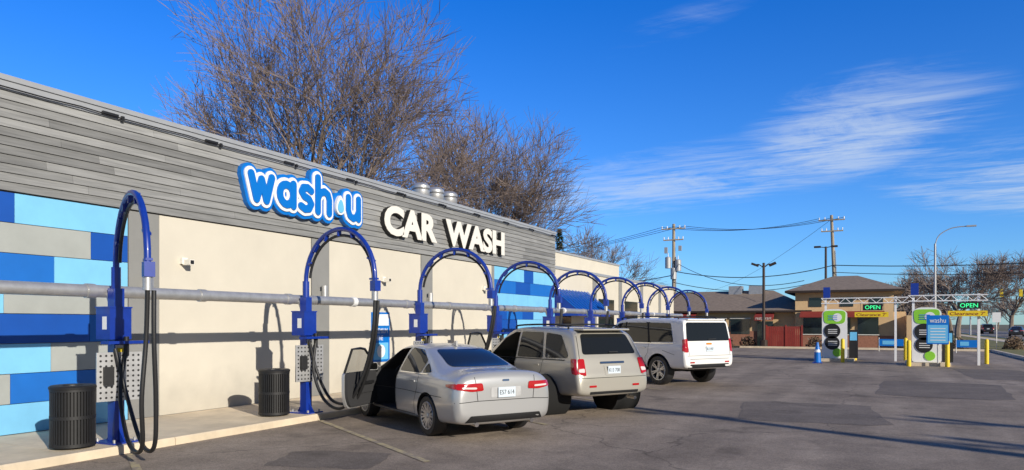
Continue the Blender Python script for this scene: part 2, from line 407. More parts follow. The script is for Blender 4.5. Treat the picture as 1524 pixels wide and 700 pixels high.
# ------------------------------------------------------------------ pipe
vp=empty('vacuum_pipe'); PX=-9.78; b=MB()
b.tube([(PX,y,2.26) for y in [-10+i*2 for i in range(26)]],.088,16,'metal')
for i in range(-4,10):
    y=6.32+3.75*i
    for dy in (-.25,1.6): b.tube([(PX,y+dy-.06,2.26),(PX,y+dy+.06,2.26)],.103,16,'white' if (i%3==1 and dy>0) else 'metal')
b.build('pipe_run',vp,40)
# ------------------------------------------------------------------ vacuum stations
b=MB()
b.box((-.24,-.2,.12),(.24,.2,.145),'blue')
for sx in(-.19,.19):
    for sy in(-.15,.15): b.M=Matrix.Translation((sx,sy,.145)); b.lathe([(.02,0),(.02,.04),(0,.045)],8,'metal'); b.M=Matrix.Identity(4)
b.add([(-.2,-.012,.145),(.2,-.012,.145),(.06,-.012,.34),(-.06,-.012,.34),(-.2,.012,.145),(.2,.012,.145),(.06,.012,.34),(-.06,.012,.34)],[(0,1,2,3),(4,7,6,5),(0,4,5,1),(1,5,6,2),(2,6,7,3),(3,7,4,0)],'blue')
b.box((-.075,-.075,.145),(.075,.075,2.3),'blue')
b.tube([(0,0,2.3),(0,0,2.6)],.062,14,'blue')
b.box((-.19,-.17,1.58),(.12,.15,2.02),'blue'); b.box((-.2,-.18,2.02),(.13,.16,2.04),'blue')
b.tube([(-.05,0,2.04),(-.12,0,2.2),(-.21,0,2.26)],.06,10,'metal')
b.box((.078,-.06,1.36),(.09,.06,1.5),'white'); b.box((.091,-.05,1.4),(.093,.05,1.46),'yellow')
b.box((.0751,-.05,1.0),(.079,.05,1.2),'white'); b.box((-.05,-.1705,1.72),(.05,-.1,1.9),'white')
b.box((.12,-.3,1.52),(.3,.3,1.56),'blue')
post_me=b.build('tmp_post',None,35)
b=MB()
b.box((.10,-.30,.72),(.125,.30,1.40),'metal'); 
for i in range(8):
    for j in range(9):
        y=-.25+i*.0714; z=.77+j*.073
        b.M=Matrix.Translation((.1285,y,z))@Matrix.Rotation(R(90),4,'Y'); b.lathe([(.017,0),(0,.0001)],6,'black'); b.M=Matrix.Identity(4)
b.box((.128,-.22,.95),(.2,-.1,1.2),'black')
rack_me=b.build('tmp_rack')
b=MB()
arc=[]; 
for i in range(25):
    t=math.pi*i/24; arc.append((1.0-1.0*math.cos(t),0,2.58+.92*math.sin(t)))
arc=[(0,0,2.45)]+arc+[(2.0,0,2.5)]
b.tube(arc,.042,10,'blue')
inn=[(1.0-.92*math.cos(math.pi*i/24),.03,2.55+.84*math.sin(math.pi*i/24)) for i in range(1,25)]
b.tube(inn,.026,8,'rubber')
for i in range(3,25,3):
    t=math.pi*i/24; b.M=Matrix.Translation((1.0-.965*math.cos(t),.01,2.57+.885*math.sin(t)))@Matrix.Rotation(-t,4,'Y'); b.cbox((0,0,0),(.16,.08,.03),'blue'); b.M=Matrix.Identity(4)
b.box((1.93,-.05,2.36),(2.07,.07,2.54),'blue'); b.tube([(2,0,2.36),(2,0,2.2)],.055,10,'metal')
boom_me=b.build('tmp_boom',None,40)
def hose(seed,straight):
    rr=random.Random(seed); b=MB()
    for k in range(2):
        j=rr.uniform(-.06,.06); o=.07*k
        if straight: P=[(2.0,o,2.2),(1.96+j,o,1.6),(1.9,o+j,.9),(1.72,o*2,.32),(1.3,o*2,.17),(.75,o*2,.3),(.3,o,.85),(.17,.1-o*2,1.45)]
        else: P=[(2.0,o,2.2),(1.9+j,o,1.7),(1.72,o+j,1.1),(1.4-o,o*2,.5-o*.6),(1.0,o*2,.27+o),(.55,o*2,.42),(.25,o,.9),(.17,.1-o*2,1.48)]
        b.tube(catmull(P,7),.028,8,'rubber')
    b.tube([(.17,.1,1.35),(.17,.1,1.62)],.036,8,'black')
    return b.build('tmp_hose',None,60)
hoses=[hose(1,True),hose(2,False),hose(5,False)]
for n in range(10):
    y=6.32+3.75*(n-1)
    st=empty('vacuum_station',(-9.57,y,0))
    ang={0:0,1:-24,2:-12,3:-4}.get(n,random.uniform(-5,3))
    link('post',post_me.data,st); link('perforated_mat_rack',rack_me.data,st,R(-12))
    link('boom_arch',boom_me.data,st,R(ang)); link('vacuum_hoses',hoses[0 if n<=1 else 1+n%2].data,st,R(ang+(4 if n>2 else 0)))
for o in (post_me,rack_me,boom_me,*hoses): bpy.data.objects.remove(o)
# ------------------------------------------------------------------ trash cans
b=MB()
b.lathe([(0,.03),(.235,.03),(.235,.76),(0,.76)],28,'well')
for i in range(44):
    t=2*math.pi*i/44
    b.M=Matrix.Rotation(t,4,'Z'); b.box((.262,-.012,.04),(.27,.012,.80),'black')
b.M=Matrix.Identity(4)
for z in (.03,.40,.77): b.lathe([(.255,z),(.275,z),(.275,z+.045),(.255,z+.045)],28,'black')
b.lathe([(.28,.80),(.285,.83),(.26,.85),(.13,.845),(.12,.80)],28,'black')
can=b.build('tmp_can',None,35)
for n,(x,y) in enumerate([(-9.68,5.78),(-9.8,9.5),(-9.7,13.2),(-9.7,17.0),(-9.7,24.5)]):
    t=empty('trash_can',(x,y,.12)); link('slatted_bin',can.data,t)
bpy.data.objects.remove(can)
# ------------------------------------------------------------------ cars
def roundpoly(P,r,n=4):
    out=[]; N=len(P)
    for i in range(N):
        p=Vector(P[i]);a=Vector(P[i-1]);c=Vector(P[(i+1)%N])
        ra=min(r,(a-p).length*.45); rc=min(r,(c-p).length*.45)
        s=p+(a-p).normalized()*ra; e=p+(c-p).normalized()*rc
        for k in range(n+1):
            t=k/n; out.append(s*(1-t)**2+p*2*t*(1-t)+e*t*t)
        L=(c-p).length-rc-min(r,(c-p).length*.45)
        m=int(L/.12)
        nx=c+(p-c).normalized()*min(r,(c-p).length*.45)
        for k in range(1,m+1): out.append(e+(nx-e)*k/(m+1))
    return out
class Caster:
    def __init__(s,me):
        bm=bmesh.new(); bm.from_mesh(me); s.t=BVHTree.FromBMesh(bm); bm.free()
    def hit(s,axis,u,v,off):
        if axis=='L': o=Vector((u,4,v));d=Vector((0,-1,0))
        elif axis=='R': o=Vector((u,-4,v));d=Vector((0,1,0))
        elif axis=='B': o=Vector((-5,u,v));d=Vector((1,0,0))
        elif axis=='F': o=Vector((5,u,v));d=Vector((-1,0,0))
        else: o=Vector((u,v,5));d=Vector((0,0,-1))
        h=s.t.ray_cast(o,d)
        if h[0] is None: h=s.t.find_nearest(o+d*3)
        nrm=h[1]
        if nrm.dot(d)>0: nrm=-nrm
        return h[0]+nrm*off
def patch(b,cs,axis,poly,k,off=.005,r=.04,K=5):
    P=roundpoly(poly,r); c=sum(P,Vector((0,0)))/len(P); n=len(P); vs=[cs.hit(axis,c.x,c.y,off)]
    for i in range(1,K+1):
        for p in P:
            q=c+(p-c)*i/K; vs.append(cs.hit(axis,q.x,q.y,off))
    fs=[(0,1+j,1+(j+1)%n) for j in range(n)]
    for i in range(K-1):
        for j in range(n): fs.append((1+i*n+j,1+(i+1)*n+j,1+(i+1)*n+(j+1)%n,1+i*n+(j+1)%n))
    b.add(vs,fs,k)
def seam(b,cs,axis,line,k='seam',w=.005,off=.003):
    pts=[]
    for i in range(len(line)-1):
        a=Vector(line[i]);c=Vector(line[i+1]); m=max(1,int((c-a).length/.06))
        for j in range(m): pts.append(a+(c-a)*j/m)
    pts.append(Vector(line[-1])); vs=[];fs=[]
    for i,p in enumerate(pts):
        d=(pts[min(i+1,len(pts)-1)]-pts[max(i-1,0)]).normalized(); n=Vector((-d.y,d.x))*w
        vs+= [cs.hit(axis,p.x+n.x,p.y+n.y,off),cs.hit(axis,p.x-n.x,p.y-n.y,off)]
    for i in range(len(pts)-1): fs.append((2*i,2*i+1,2*i+3,2*i+2))
    b.add(vs,fs,k)
def wheel_mesh(R0,wd,nsp,double=False):
    b=MB(); rr=R0*.68; h=wd/2
    b.lathe([(rr,-h),(R0*.93,-h),(R0*.985,-h*.8),(R0,-h*.4),(R0,h*.4),(R0*.985,h*.8),(R0*.93,h),(rr*1.04,h*.98),(rr,h*.8)],40,'rubber','y')
    b.lathe([(rr*1.02,h*.97),(rr*1.0,h*1.02),(rr*.93,h*.98),(rr*.92,h*.4)],40,'alloy','y')
    b.lathe([(rr*.95,h*.25),(0,h*.25)],40,'well','y')
    b.lathe([(rr*.62,h*.3),(0,h*.3)],32,'metal','y')
    for i in range(nsp):
        for s_ in ((-.13,.13) if double else (0,)):
            t=2*math.pi*i/nsp+s_
            b.M=Matrix.Rotation(t,4,'Y'); w0=rr*(.07 if double else .12)
            b.add([(0,h*.55,-w0*1.3),(0,h*.55,w0*1.3),(rr*.95,h*.93,w0*.8),(rr*.95,h*.93,-w0*.8),(0,h*.85,-w0*1.3),(0,h*.85,w0*1.3),(rr*.95,h*.99,w0*.8),(rr*.95,h*.99,-w0*.8)],
              [(0,1,2,3),(4,7,6,5),(0,4,5,1),(1,5,6,2),(2,6,7,3),(3,7,4,0)],'alloy')
    b.M=Matrix.Identity(4)
    b.lathe([(rr*.2,h*.6),(rr*.2,h*.92),(rr*.12,h*.98),(0,h*.98)],20,'alloy','y')
    return b.build('tmp_wheel',None,35)
def make_car(name,loc,ang,S):
    e=empty(name,(loc[0],loc[1],.006),R(ang)); st=S['st']
    rings=[]; sq=S.get('boxy',False); lift=S.get('lift',0)
    for (x,zb,w,zbelt,wt,zt) in st:
        zb=zb+lift; hm=zb+(zbelt-zb)*.45
        if sq: half=[(0,zb),(w*.8,zb),(w*.965,zb+.06),(w,hm),(w*.99,zbelt-.07),(w*.95,zbelt),(wt+.03,zt-.055),(wt*.93,zt-.01),(wt*.5,zt),(0,zt+.004)]
        else: half=[(0,zb),(w*.78,zb),(w*.955,zb+.07),(w,hm),(w*.985,zbelt-.09),(w*.935,zbelt),(wt+.035,zt-.075),(wt*.86,zt-.018),(wt*.45,zt),(0,zt+.006)]
        rings.append([(x,a,z) for a,z in half]+[(x,-a,z) for a,z in half[-2:0:-1]])
    nR=len(rings[0]); nh=10
    vs=[p for r in rings for p in r]; fs=[]
    for i in range(len(rings)-1):
        for j in range(nR): fs.append((i*nR+j,i*nR+(j+1)%nR,(i+1)*nR+(j+1)%nR,(i+1)*nR+j))
    for base,fl in ((0,1),((len(rings)-1)*nR,0)):
        for j in range(nh-1):
            l0,l1=j,j+1; r0=(nR-j)%nR; r1=nR-(j+1)
            q=[base+l0,base+l1]+([base+r1] if l1!=nh-1 else [])+([base+r0] if j!=0 else [])
            q=[a for n_,a in enumerate(q) if a not in q[:n_]]
            fs.append(tuple(q if fl else q[::-1]))
    me=bpy.data.meshes.new('body'); me.from_pydata(vs,[],fs)
    bm=bmesh.new(); bm.from_mesh(me); bmesh.ops.recalc_face_normals(bm,faces=bm.faces); bm.to_mesh(me); bm.free()
    cr=me.attributes.new('crease_edge','FLOAT','EDGE')
    for ed in me.edges:
        a_,b_=ed.vertices
        if a_%nR==b_%nR and (a_%nR in (5,nR-5)): cr.data[ed.index].value=.45
        if a_%nR==b_%nR and (a_%nR in (2,nR-2)): cr.data[ed.index].value=.3
        if sq and a_%nR==b_%nR and (a_%nR in (6,nR-6)): cr.data[ed.index].value=.25
    me.materials.append(M[S['paint']]); me.materials.append(M['well']); me.materials.append(M['interior'])
    o=bpy.data.objects.new('body',me); scene.collection.objects.link(o)
    sub=o.modifiers.new('s','SUBSURF'); sub.levels=3; sub.render_levels=3
    dg=bpy.context.evaluated_depsgraph_get(); full=bpy.data.meshes.new_from_object(o.evaluated_get(dg))
    cs0=Caster(full)
    cutters=[]
    Wh=S['wr']; W=S['w']
    for ax in S['ax']:
        for sd in (1,-1):
            cb=MB(); n=40; cb.M=Matrix.Translation((ax,0,Wh*.99)); a0,a1=sorted((sd*(W-.32),sd*(W+.3)))
            cb.lathe([(0.0001,a0),(Wh*1.16,a0),(Wh*1.16,a1),(0.0001,a1)],n,'well','y'); cu=cb.build('cut'); 
            bmm=bmesh.new(); bmm.from_mesh(cu.data); bmesh.ops.remove_doubles(bmm,verts=bmm.verts,dist=.001); bmesh.ops.recalc_face_normals(bmm,faces=bmm.faces); bmm.to_mesh(cu.data); bmm.free(); cutters.append(cu)
    if S.get('door'):
        cb=MB(); cb.prism(S['door'],.12,1.4,'well','y'); cutters.append(cb.build('cut'))
    for cu in cutters:
        bo=o.modifiers.new('b','BOOLEAN'); bo.operation='DIFFERENCE'; bo.object=cu; bo.solver='EXACT'
    bpy.context.view_layer.update(); dg=bpy.context.evaluated_depsgraph_get()
    fin=bpy.data.meshes.new_from_object(o.evaluated_get(dg)); 
    for cu in cutters: bpy.data.objects.remove(cu)
    bpy.data.objects.remove(o)
    for p in fin.polygons:
        c=p.center; hitw=False
        p.material_index=0
        for ax in S['ax']:
            d=math.hypot(c.x-ax,c.z-Wh*.99)
            if d<Wh*1.165:
                if abs(abs(c.y)-(W-.32))<.01: hitw=True
                if d>Wh*1.14:
                    rad=Vector((c.x-ax,0,c.z-Wh*.99)).normalized()
                    if p.normal.dot(rad)<-.9: hitw=True
        if hitw: p.material_index=1
        elif S.get('door') and c.y>.11:
            q=cs0.t.find_nearest(c)
            if q[3]>.006: p.material_index=2
        p.use_smooth=True
    fin.set_sharp_from_angle(angle=R(38))
    body=bpy.data.objects.new('body',fin); scene.collection.objects.link(body); body.parent=e
    cs=cs0
    b=MB()
    for sd in 'LR':
        for pl in S.get('pillars',[]): patch(b,cs,sd,pl,'seam',.004,.01,3)
        for i,pl in enumerate(S['win']):
            if sd=='L' and S.get('door') and i==0: continue
            patch(b,cs,sd,pl,'glass',.007,.05)
    patch(b,cs,'B',S['rearwin'],'glass',.006,.07,8)
    patch(b,cs,'F',S['windscreen'],'glass',.006,.07,8)
    b.build('windows',e,60)
    b=MB()
    for sd in 'LR':
        for ln in S['seams']:
            if sd=='L' and S.get('door') and ln[0]=='d': continue
            seam(b,cs,sd,ln[1:] if ln[0]=='d' else ln)
        for ln in S.get('trims',[]): seam(b,cs,sd,ln[1],ln[0],ln[2],.008)
    for ln in S['rseams']: seam(b,cs,'B',ln)
    seam(b,cs,'T',[(S['hoodx'],-.6),(S['hoodx']+.1,-.3),(S['hoodx']+.12,0),(S['hoodx']+.1,.3),(S['hoodx'],.6)])
    b.build('panel_gaps',e)
    b=MB()
    for ax_,pl,k in S['lamps']:
        patch(b,cs,ax_,pl,k,.012 if k=='tail' else .016,.03,4)
        if ax_ in 'BF': patch(b,cs,ax_,[(-u,v) for u,v in pl],k,.012 if k=='tail' else .016,.03,4)
        if ax_=='L': patch(b,cs,'R',pl,k,.012,.03,4)
    b.build('lamps',e,50)
    b=MB()
    for ax_,pl,k,off in S['extra']: patch(b,cs,ax_,pl,k,off,.015,4)
    mx,mz=S['mirror']
    for sd in (1,-1):
        y=W*.93; b.M=Matrix.Translation((mx,sd*(y+.12),mz))@Matrix.Rotation(sd*R(8),4,'Z')
        b.prism(roundpoly([(-.11,-.07),(.11,-.06),(.12,.06),(-.1,.08)],.04),-.05,.05,S['paint'],'x')
        b.prism(roundpoly([(-.10,-.06),(.10,-.05),(.11,.05),(-.09,.07)],.04),-.055,-.0505,'chrome','x')
        b.M=Matrix.Identity(4); b.cbox((mx+.01,sd*(y+.0),mz-.04),(.06,.12,.04),'black')
        for hx,hz in S['handles']:
            if sd==1 and S.get('door') and hx==S['handles'][0][0]: continue
            p=cs.hit('L' if sd==1 else 'R',hx,hz,.0); b.cbox((p.x,p.y+sd*.02,p.z),(.19,.025,.028),S.get('hmat',S['paint']))
        if S.get('boards'):
            b.cbox((0,sd*(W-.02),S['boards']),(1.75,.2,.05),'black')
    if S.get('rails'):
        x0,x1,y,z=S['rails']
        for sd in (1,-1): b.tube(catmull([(x0,sd*y,z-.04),(x0+.08,sd*y,z+.03),((x0+x1)/2,sd*y,z+.055),(x1-.08,sd*y,z+.03),(x1,sd*y,z-.04)],6),.018,8,S.get('railm','black'))
        for xx in S.get('cross',[]): b.tube([(xx,-y,z+.045),(xx,0,z+.06),(xx,y,z+.045)],.016,8,'black')
    if S.get('spoiler'):
        x0,x1,y,z=S['spoiler']; b.prism(roundpoly([(x0,z-.03),(x1,z-.02),(x1,z+.015),(x0,z+.005)],.012),-y,y,S['paint'],'y')
    if S.get('fin'):
        x0,z=S['fin']; b.prism([(x0-.1,z-.03),(x0+.1,z-.03),(x0-.07,z+.055),(x0-.1,z+.055)],-.015,.015,S['paint'],'y')
    b.build('fittings',e,40)
    px_,pz_,pof=S['plate']; hp=cs.hit('B',0,pz_,.02)
    b=MB(); b.cbox((hp.x-.006,0,pz_),(.012,.31,.155),'plate'); b.build('licence_plate',e)
    t=text('plate_text',S['ptxt'],(hp.x-.013,.13,pz_-.035),(R(90),0,R(-90)),.07,.26,'seam',e,.001)
    wm=wheel_mesh(Wh,S.get('ww',.22),S['spokes'],S.get('dbl',False)); wm.data.name='wheel'
    for i,ax in enumerate(S['ax']):
        for sd in (1,-1):
            ob=link('wheel_%d'%(i*2+(sd<0)),wm.data,e,0 if sd>0 else math.pi,(ax,sd*(W-S.get('ww',.22)/2-.015),Wh))
            ob.rotation_euler[1]=random.uniform(0,1)
    bpy.data.objects.remove(wm)
    b=MB(); b.cbox((0,0,S['st'][3][1]+.02),(S['ax'][1]-S['ax'][0]-.2,W*1.4,.06),'well')
    if lift: b.tube([(S['ax'][0],-W+.2,Wh),(S['ax'][0],W-.2,Wh)],.06,8,'well'); b.cbox((-1.95,0,.46),(.5,W*.9,.1),'well')
    for ex in S.get('exh',[]): b.tube([(S['st'][0][0]+.25,ex,.27+lift),(S['st'][0][0]+.03,ex,.26+lift)],.035,12,'chrome')
    b.build('underbody',e)
    if S.get('door'):
        D=S['door']; hx=max(p[0] for p in D)
        b=MB(); y0=W*.95
        b.M=Matrix.Translation((hx,y0,0))@Matrix.Rotation(-R(S['dang']),4,'Z')
        L_=S['dlen']; zb_,zbelt_,ztop_=S['dz']
        low=roundpoly([(-.02,zb_),(-L_+.1,zb_),(-L_,zb_+.2),(-L_+.0,zbelt_),(-.05,zbelt_)],.08)
        b.prism(low,-.02,.03,S['paint'],'y')
        low2=[(u*.97-.015,zb_+.03+(v-zb_)*.96) for u,v in low]; b.prism(low2,-.075,-.0205,'interior','y')
        b.prism(roundpoly([(-.2,zb_+.25),(-L_+.25,zb_+.25),(-L_+.2,zbelt_-.2),(-.25,zbelt_-.22)],.06),-.10,-.0755,'interior','y')
        b.cbox((-.5,-.11,zbelt_-.2),(.5,.06,.05),'black')
        fr=[(-.06,-.04,zbelt_),(-.28,-.08,zbelt_+(ztop_-zbelt_)*.55),(-.62,-.15,ztop_-.02),(-.8,-.16,ztop_),(-L_+.03,-.16,ztop_-.01),(-L_+.01,-.02,zbelt_)]
        b.tube(fr,.022,8,'black')
        b.add([Vector(p) for p in fr],[(0,1,2,3,4,5)],'glass_lite')
        b.build('open_front_door',e,40)
        b=MB(); sx=S['seatx']
        for sy in (.38,-.38):
            b.prism(roundpoly([(sx-.25,.32),(sx+.28,.34),(sx+.3,.5),(sx-.2,.5)],.05),sy-.25,sy+.25,'seat','y')
            b.prism(roundpoly([(sx-.3,.4),(sx-.14,.42),(sx-.3,1.02),(sx-.45,1.0)],.06),sy-.24,sy+.24,'seat','y')
        b.build('front_seats',e,40)
        b=MB(); b.M=Matrix.Translation((sx+.55,.38,.88))@Matrix.Rotation(R(65),4,'Y')
        ring=[(.18*math.cos(2*math.pi*i/20),.18*math.sin(2*math.pi*i/20),0) for i in range(21)]; b.tube(ring,.016,6,'black'); b.cbox((0,0,-.02),(.1,.34,.03),'black'); b.build('steering_wheel',e,50)
    return e
sedan=dict(w=.91,wr=.325,ax=(-1.37,1.44),paint='silver',spokes=10,dbl=True,fin=(-.6,1.44),
 st=[(-2.345,.40,.74,.70,.60,.80),(-2.335,.32,.82,.80,.68,.97),(-2.26,.25,.875,.90,.71,1.05),(-2.2,.24,.885,.91,.70,1.06),(-1.95,.22,.905,.925,.70,1.065),(-1.6,.20,.915,.935,.69,1.09),(-1.15,.2,.918,.945,.60,1.285),(-.7,.19,.918,.945,.575,1.41),(-.2,.19,.918,.94,.575,1.445),(.25,.19,.918,.935,.57,1.43),(.6,.19,.918,.93,.585,1.32),(1.15,.19,.915,.915,.67,1.02),(1.7,.20,.905,.86,.68,.93),(2.05,.21,.87,.77,.62,.83),(2.27,.25,.78,.66,.55,.72),(2.34,.34,.66,.58,.48,.62)],
 win=[[(.98,.985),(.42,1.31),(.0,1.375),(-.10,1.375),(-.10,.985)],[(-.17,.985),(-.17,1.372),(-.62,1.345),(-.98,1.18),(-1.0,.985)],[(-1.05,.99),(-1.05,1.15),(-1.34,1.01)]],
 rearwin=[(-.57,1.10),(.57,1.10),(.47,1.355),(-.47,1.355)],windscreen=[(-.62,1.03),(.62,1.03),(.5,1.37),(-.5,1.37)],
 seams=[[(-.14,.3),(-.135,.95)],['d',(1.0,.3),(1.04,.9)],[(-1.0,.94),(-1.02,.75),(-.9,.5),(-.88,.32)],[(-.88,.3),(1.0,.29)]],
 trims=[('chrome',[(-1.3,.975),(-.2,.965)],.008),('seam',[(-1.9,.66),(-.5,.68),(1.2,.66)],.004)],
 rseams=[[(-.5,.62),(-.54,.98)],[(.5,.62),(.54,.98)],[(-.86,.60),(-.5,.62),(.5,.62),(.86,.60)]],
 hoodx=1.2,
 lamps=[('B',[(.40,.775),(.42,.89),(.82,.885),(.84,.80),(.6,.765)],'tail'),('L',[(-2.28,.80),(-2.26,.885),(-2.0,.865),(-2.02,.83)],'tail'),('B',[(.52,.80),(.52,.83),(.76,.835),(.76,.81)],'tailw'),('F',[(.45,.6),(.5,.7),(.72,.66),(.7,.58)],'tailw')],
 extra=[('B',[(-.7,.30),(.7,.30),(.62,.40),(-.62,.40)],'black',.01),('B',[(-.27,.665),(.27,.665),(.27,.82),(-.27,.82)],'metal',.006),('B',[(-.06,.905),(.06,.905),(.06,.935),(-.06,.935)],'chrome',.01),('F',[(-.4,.35),(.4,.35),(.35,.66),(-.35,.66)],'black',.01)],
 mirror=(.88,1.0),handles=[(.02,.83),(-.85,.85)],plate=(0,.74,0),ptxt='E57 614',exh=[.5,-.5],
 door=[(-.12,.30),(.98,.30),(1.0,.93),(.40,1.33),(-.08,1.375),(-.12,.95)],dang=50,dlen=1.1,dz=(.30,.93,1.36),seatx=.15)
suv=dict(w=.915,wr=.37,ax=(-1.33,1.385),paint='champagne',spokes=5,dbl=True,ww=.225,boxy=True,lift=.07,spoiler=(-2.12,-1.8,.58,1.69),
 st=[(-2.36,.46,.74,.66,.62,.74),(-2.355,.38,.84,.74,.74,.82),(-2.31,.34,.885,.86,.80,.92),(-2.25,.33,.895,1.04,.80,1.12),(-2.21,.32,.90,1.07,.79,1.20),(-2.02,.31,.91,1.08,.72,1.56),(-1.95,.31,.912,1.08,.70,1.64),(-1.8,.30,.914,1.07,.69,1.695),(-1.3,.28,.918,1.06,.685,1.73),(-.4,.28,.918,1.05,.69,1.74),(.1,.28,.918,1.05,.68,1.73),(.42,.28,.918,1.04,.67,1.64),(1.10,.28,.915,1.03,.74,1.22),(1.28,.28,.912,1.02,.77,1.16),(1.85,.29,.90,.98,.78,1.09),(2.15,.31,.87,.88,.72,1.0),(2.31,.36,.78,.72,.64,.84),(2.34,.45,.70,.62,.56,.72)],
 win=[[(1.0,1.1),(.5,1.49),(.15,1.61),(-.12,1.63),(-.12,1.1)],[(-.2,1.1),(-.2,1.63),(-1.0,1.62),(-1.14,1.1)],[(-1.24,1.11),(-1.1,1.615),(-1.62,1.57),(-1.98,1.18),(-1.95,1.13)]],
 rearwin=[(-.67,1.20),(.67,1.20),(.57,1.59),(-.57,1.59)],windscreen=[(-.68,1.24),(.68,1.24),(.58,1.64),(-.58,1.64)],
 seams=[[(-.16,.42),(-.16,1.08)],['d',(1.05,.42),(1.06,1.0)],[(-1.18,1.08),(-1.15,.85),(-.9,.6),(-.88,.44)],[(-.88,.42),(1.05,.42)]],
 trims=[('seam',[(-1.9,1.085),(1.0,1.065)],.008),('seam',[(-.85,.64),(1.0,.64)],.014)],
 rseams=[[(-.74,.78),(-.77,1.1),(-.66,1.60)],[(.74,.78),(.77,1.1),(.66,1.60)],[(-.84,.76),(.84,.76)]],
 hoodx=1.35,
 lamps=[('B',[(.69,.80),(.67,1.12),(.80,1.12),(.86,.84)],'tail'),('L',[(-2.31,.82),(-2.22,1.12),(-2.08,1.12),(-2.18,.84)],'tail'),('B',[(.71,.86),(.70,.94),(.83,.93),(.84,.87)],'tailw'),('F',[(.45,.78),(.5,.92),(.78,.9),(.76,.8)],'tailw')],
 extra=[('B',[(-.22,.80),(.22,.80),(.22,.99),(-.22,.99)],'champagne',.006),('B',[(-.3,1.02),(.3,1.02),(.3,1.06),(-.3,1.06)],'chrome',.015),('B',[(-.6,.45),(.6,.45),(.6,.50),(-.6,.50)],'black',.008),('B',[(-.2,1.22),(.03,1.22),(.03,1.24),(-.2,1.24)],'black',.03),('B',[(-.62,.58),(-.45,.58),(-.45,.62),(-.62,.62)],'tail',.01),('B',[(.62,.58),(.45,.58),(.45,.62),(.62,.62)],'tail',.01)],
 mirror=(.92,1.13),handles=[(.02,.95),(-1.0,.97)],plate=(0,.90,0),ptxt='K13 708',exh=[-.55],rails=(-1.7,.2,.63,1.725),cross=[-1.3,-.3],
 door=[(-.14,.42),(1.02,.42),(1.04,1.04),(.5,1.48),(.1,1.61),(-.12,1.62),(-.14,1.05)],dang=58,dlen=1.12,dz=(.42,1.04,1.6),seatx=.2)
tahoe=dict(w=1.02,wr=.43,ax=(-1.52,1.43),paint='carwhite',spokes=6,dbl=True,ww=.28,boxy=True,lift=.10,spoiler=(-2.47,-2.1,.76,1.925),boards=.42,
 st=[(-2.60,.52,.88,.76,.82,.88),(-2.595,.44,.97,.88,.90,.97),(-2.545,.41,1.0,1.12,.93,1.27),(-2.53,.40,1.01,1.18,.92,1.36),(-2.46,.39,1.015,1.20,.90,1.76),(-2.435,.38,1.02,1.20,.89,1.90),(-2.34,.37,1.02,1.20,.88,1.945),(-1.4,.36,1.02,1.19,.87,1.965),(-.3,.36,1.02,1.18,.87,1.97),(.25,.36,1.02,1.18,.86,1.955),(.55,.36,1.02,1.17,.85,1.85),(1.12,.36,1.015,1.16,.89,1.38),(1.28,.36,1.015,1.15,.92,1.32),(2.0,.37,1.01,1.15,.92,1.29),(2.45,.39,.99,1.1,.90,1.24),(2.57,.42,.95,.92,.86,1.12),(2.60,.5,.88,.78,.8,.98)],
 win=[[(1.05,1.24),(.62,1.64),(.3,1.81),(.0,1.83),(.0,1.24)],[(-.06,1.24),(-.06,1.83),(-.97,1.83),(-1.07,1.24)],[(-1.15,1.25),(-1.05,1.83),(-1.95,1.81),(-2.1,1.27)]],
 pillars=[[(.03,1.22),(.03,1.84),(-.09,1.84),(-.09,1.22)],[(-1.02,1.22),(-.92,1.84),(-1.08,1.84),(-1.2,1.22)]],
 rearwin=[(-.88,1.30),(.88,1.30),(.82,1.83),(-.82,1.83)],windscreen=[(-.80,1.4),(.80,1.4),(.74,1.85),(-.74,1.85)],
 seams=[[(-.04,.5),(-.04,1.2)],['d',(1.1,.5),(1.12,1.12)],[(-1.1,1.2),(-1.1,.95),(-.98,.8),(-.96,.5)],[(-.96,.5),(1.1,.5)],[(-2.2,.9),(-1.7,1.02)]],
 trims=[('chrome',[(-2.1,1.225),(1.1,1.205)],.012),('seam',[(-.98,.56),(1.0,.56)],.035),('chrome',[(-.95,.64),(1.0,.64)],.012)],
 rseams=[[(-.82,.9),(-.86,1.2)],[(.82,.9),(.86,1.2)],[(-.9,.88),(.9,.88)]],
 hoodx=1.4,
 lamps=[('B',[(.86,.98),(.85,1.36),(.955,1.36),(.98,.98)],'tail'),('L',[(-2.55,1.0),(-2.52,1.36),(-2.45,1.34),(-2.49,1.02)],'tail'),('F',[(.6,.95),(.6,1.1),(.9,1.08),(.9,.97)],'tailw')],
 extra=[('B',[(-.24,.98),(.24,.98),(.24,1.16),(-.24,1.16)],'carwhite',.006),('B',[(-.11,1.19),(.11,1.19),(.11,1.24),(-.11,1.24)],'amber',.012),('B',[(-.85,.53),(.85,.53),(.78,.64),(-.78,.64)],'black',.008),('B',[(-.8,.78),(.8,.78),(.8,.79),(-.8,.79)],'seam',.006),('B',[(.62,.67),(.8,.67),(.8,.71),(.62,.71)],'tail',.01),('B',[(-.62,.67),(-.8,.67),(-.8,.71),(-.62,.71)],'tail',.01),('B',[(-.3,1.34),(.03,1.33),(.03,1.35),(-.3,1.36)],'black',.03)],
 mirror=(.95,1.28),handles=[(.12,1.08),(-.9,1.09)],plate=(0,1.07,0),ptxt='BL 31907',rails=(-2.1,.3,.78,1.955),railm='black',hmat='carwhite')
A=149.3
def car_loc(rearmid,axr):
    return (rearmid[0]+(-axr)*math.cos(R(A)),rearmid[1]+(-axr)*math.sin(R(A)))
make_car('silver_sedan',car_loc((-5.93,10.18),-1.37),A,sedan)
make_car('beige_suv',car_loc((-5.38,13.6),-1.33),A,suv)
make_car('white_suv',car_loc((-5.17,21.25),-1.52),A,tahoe)
import copy
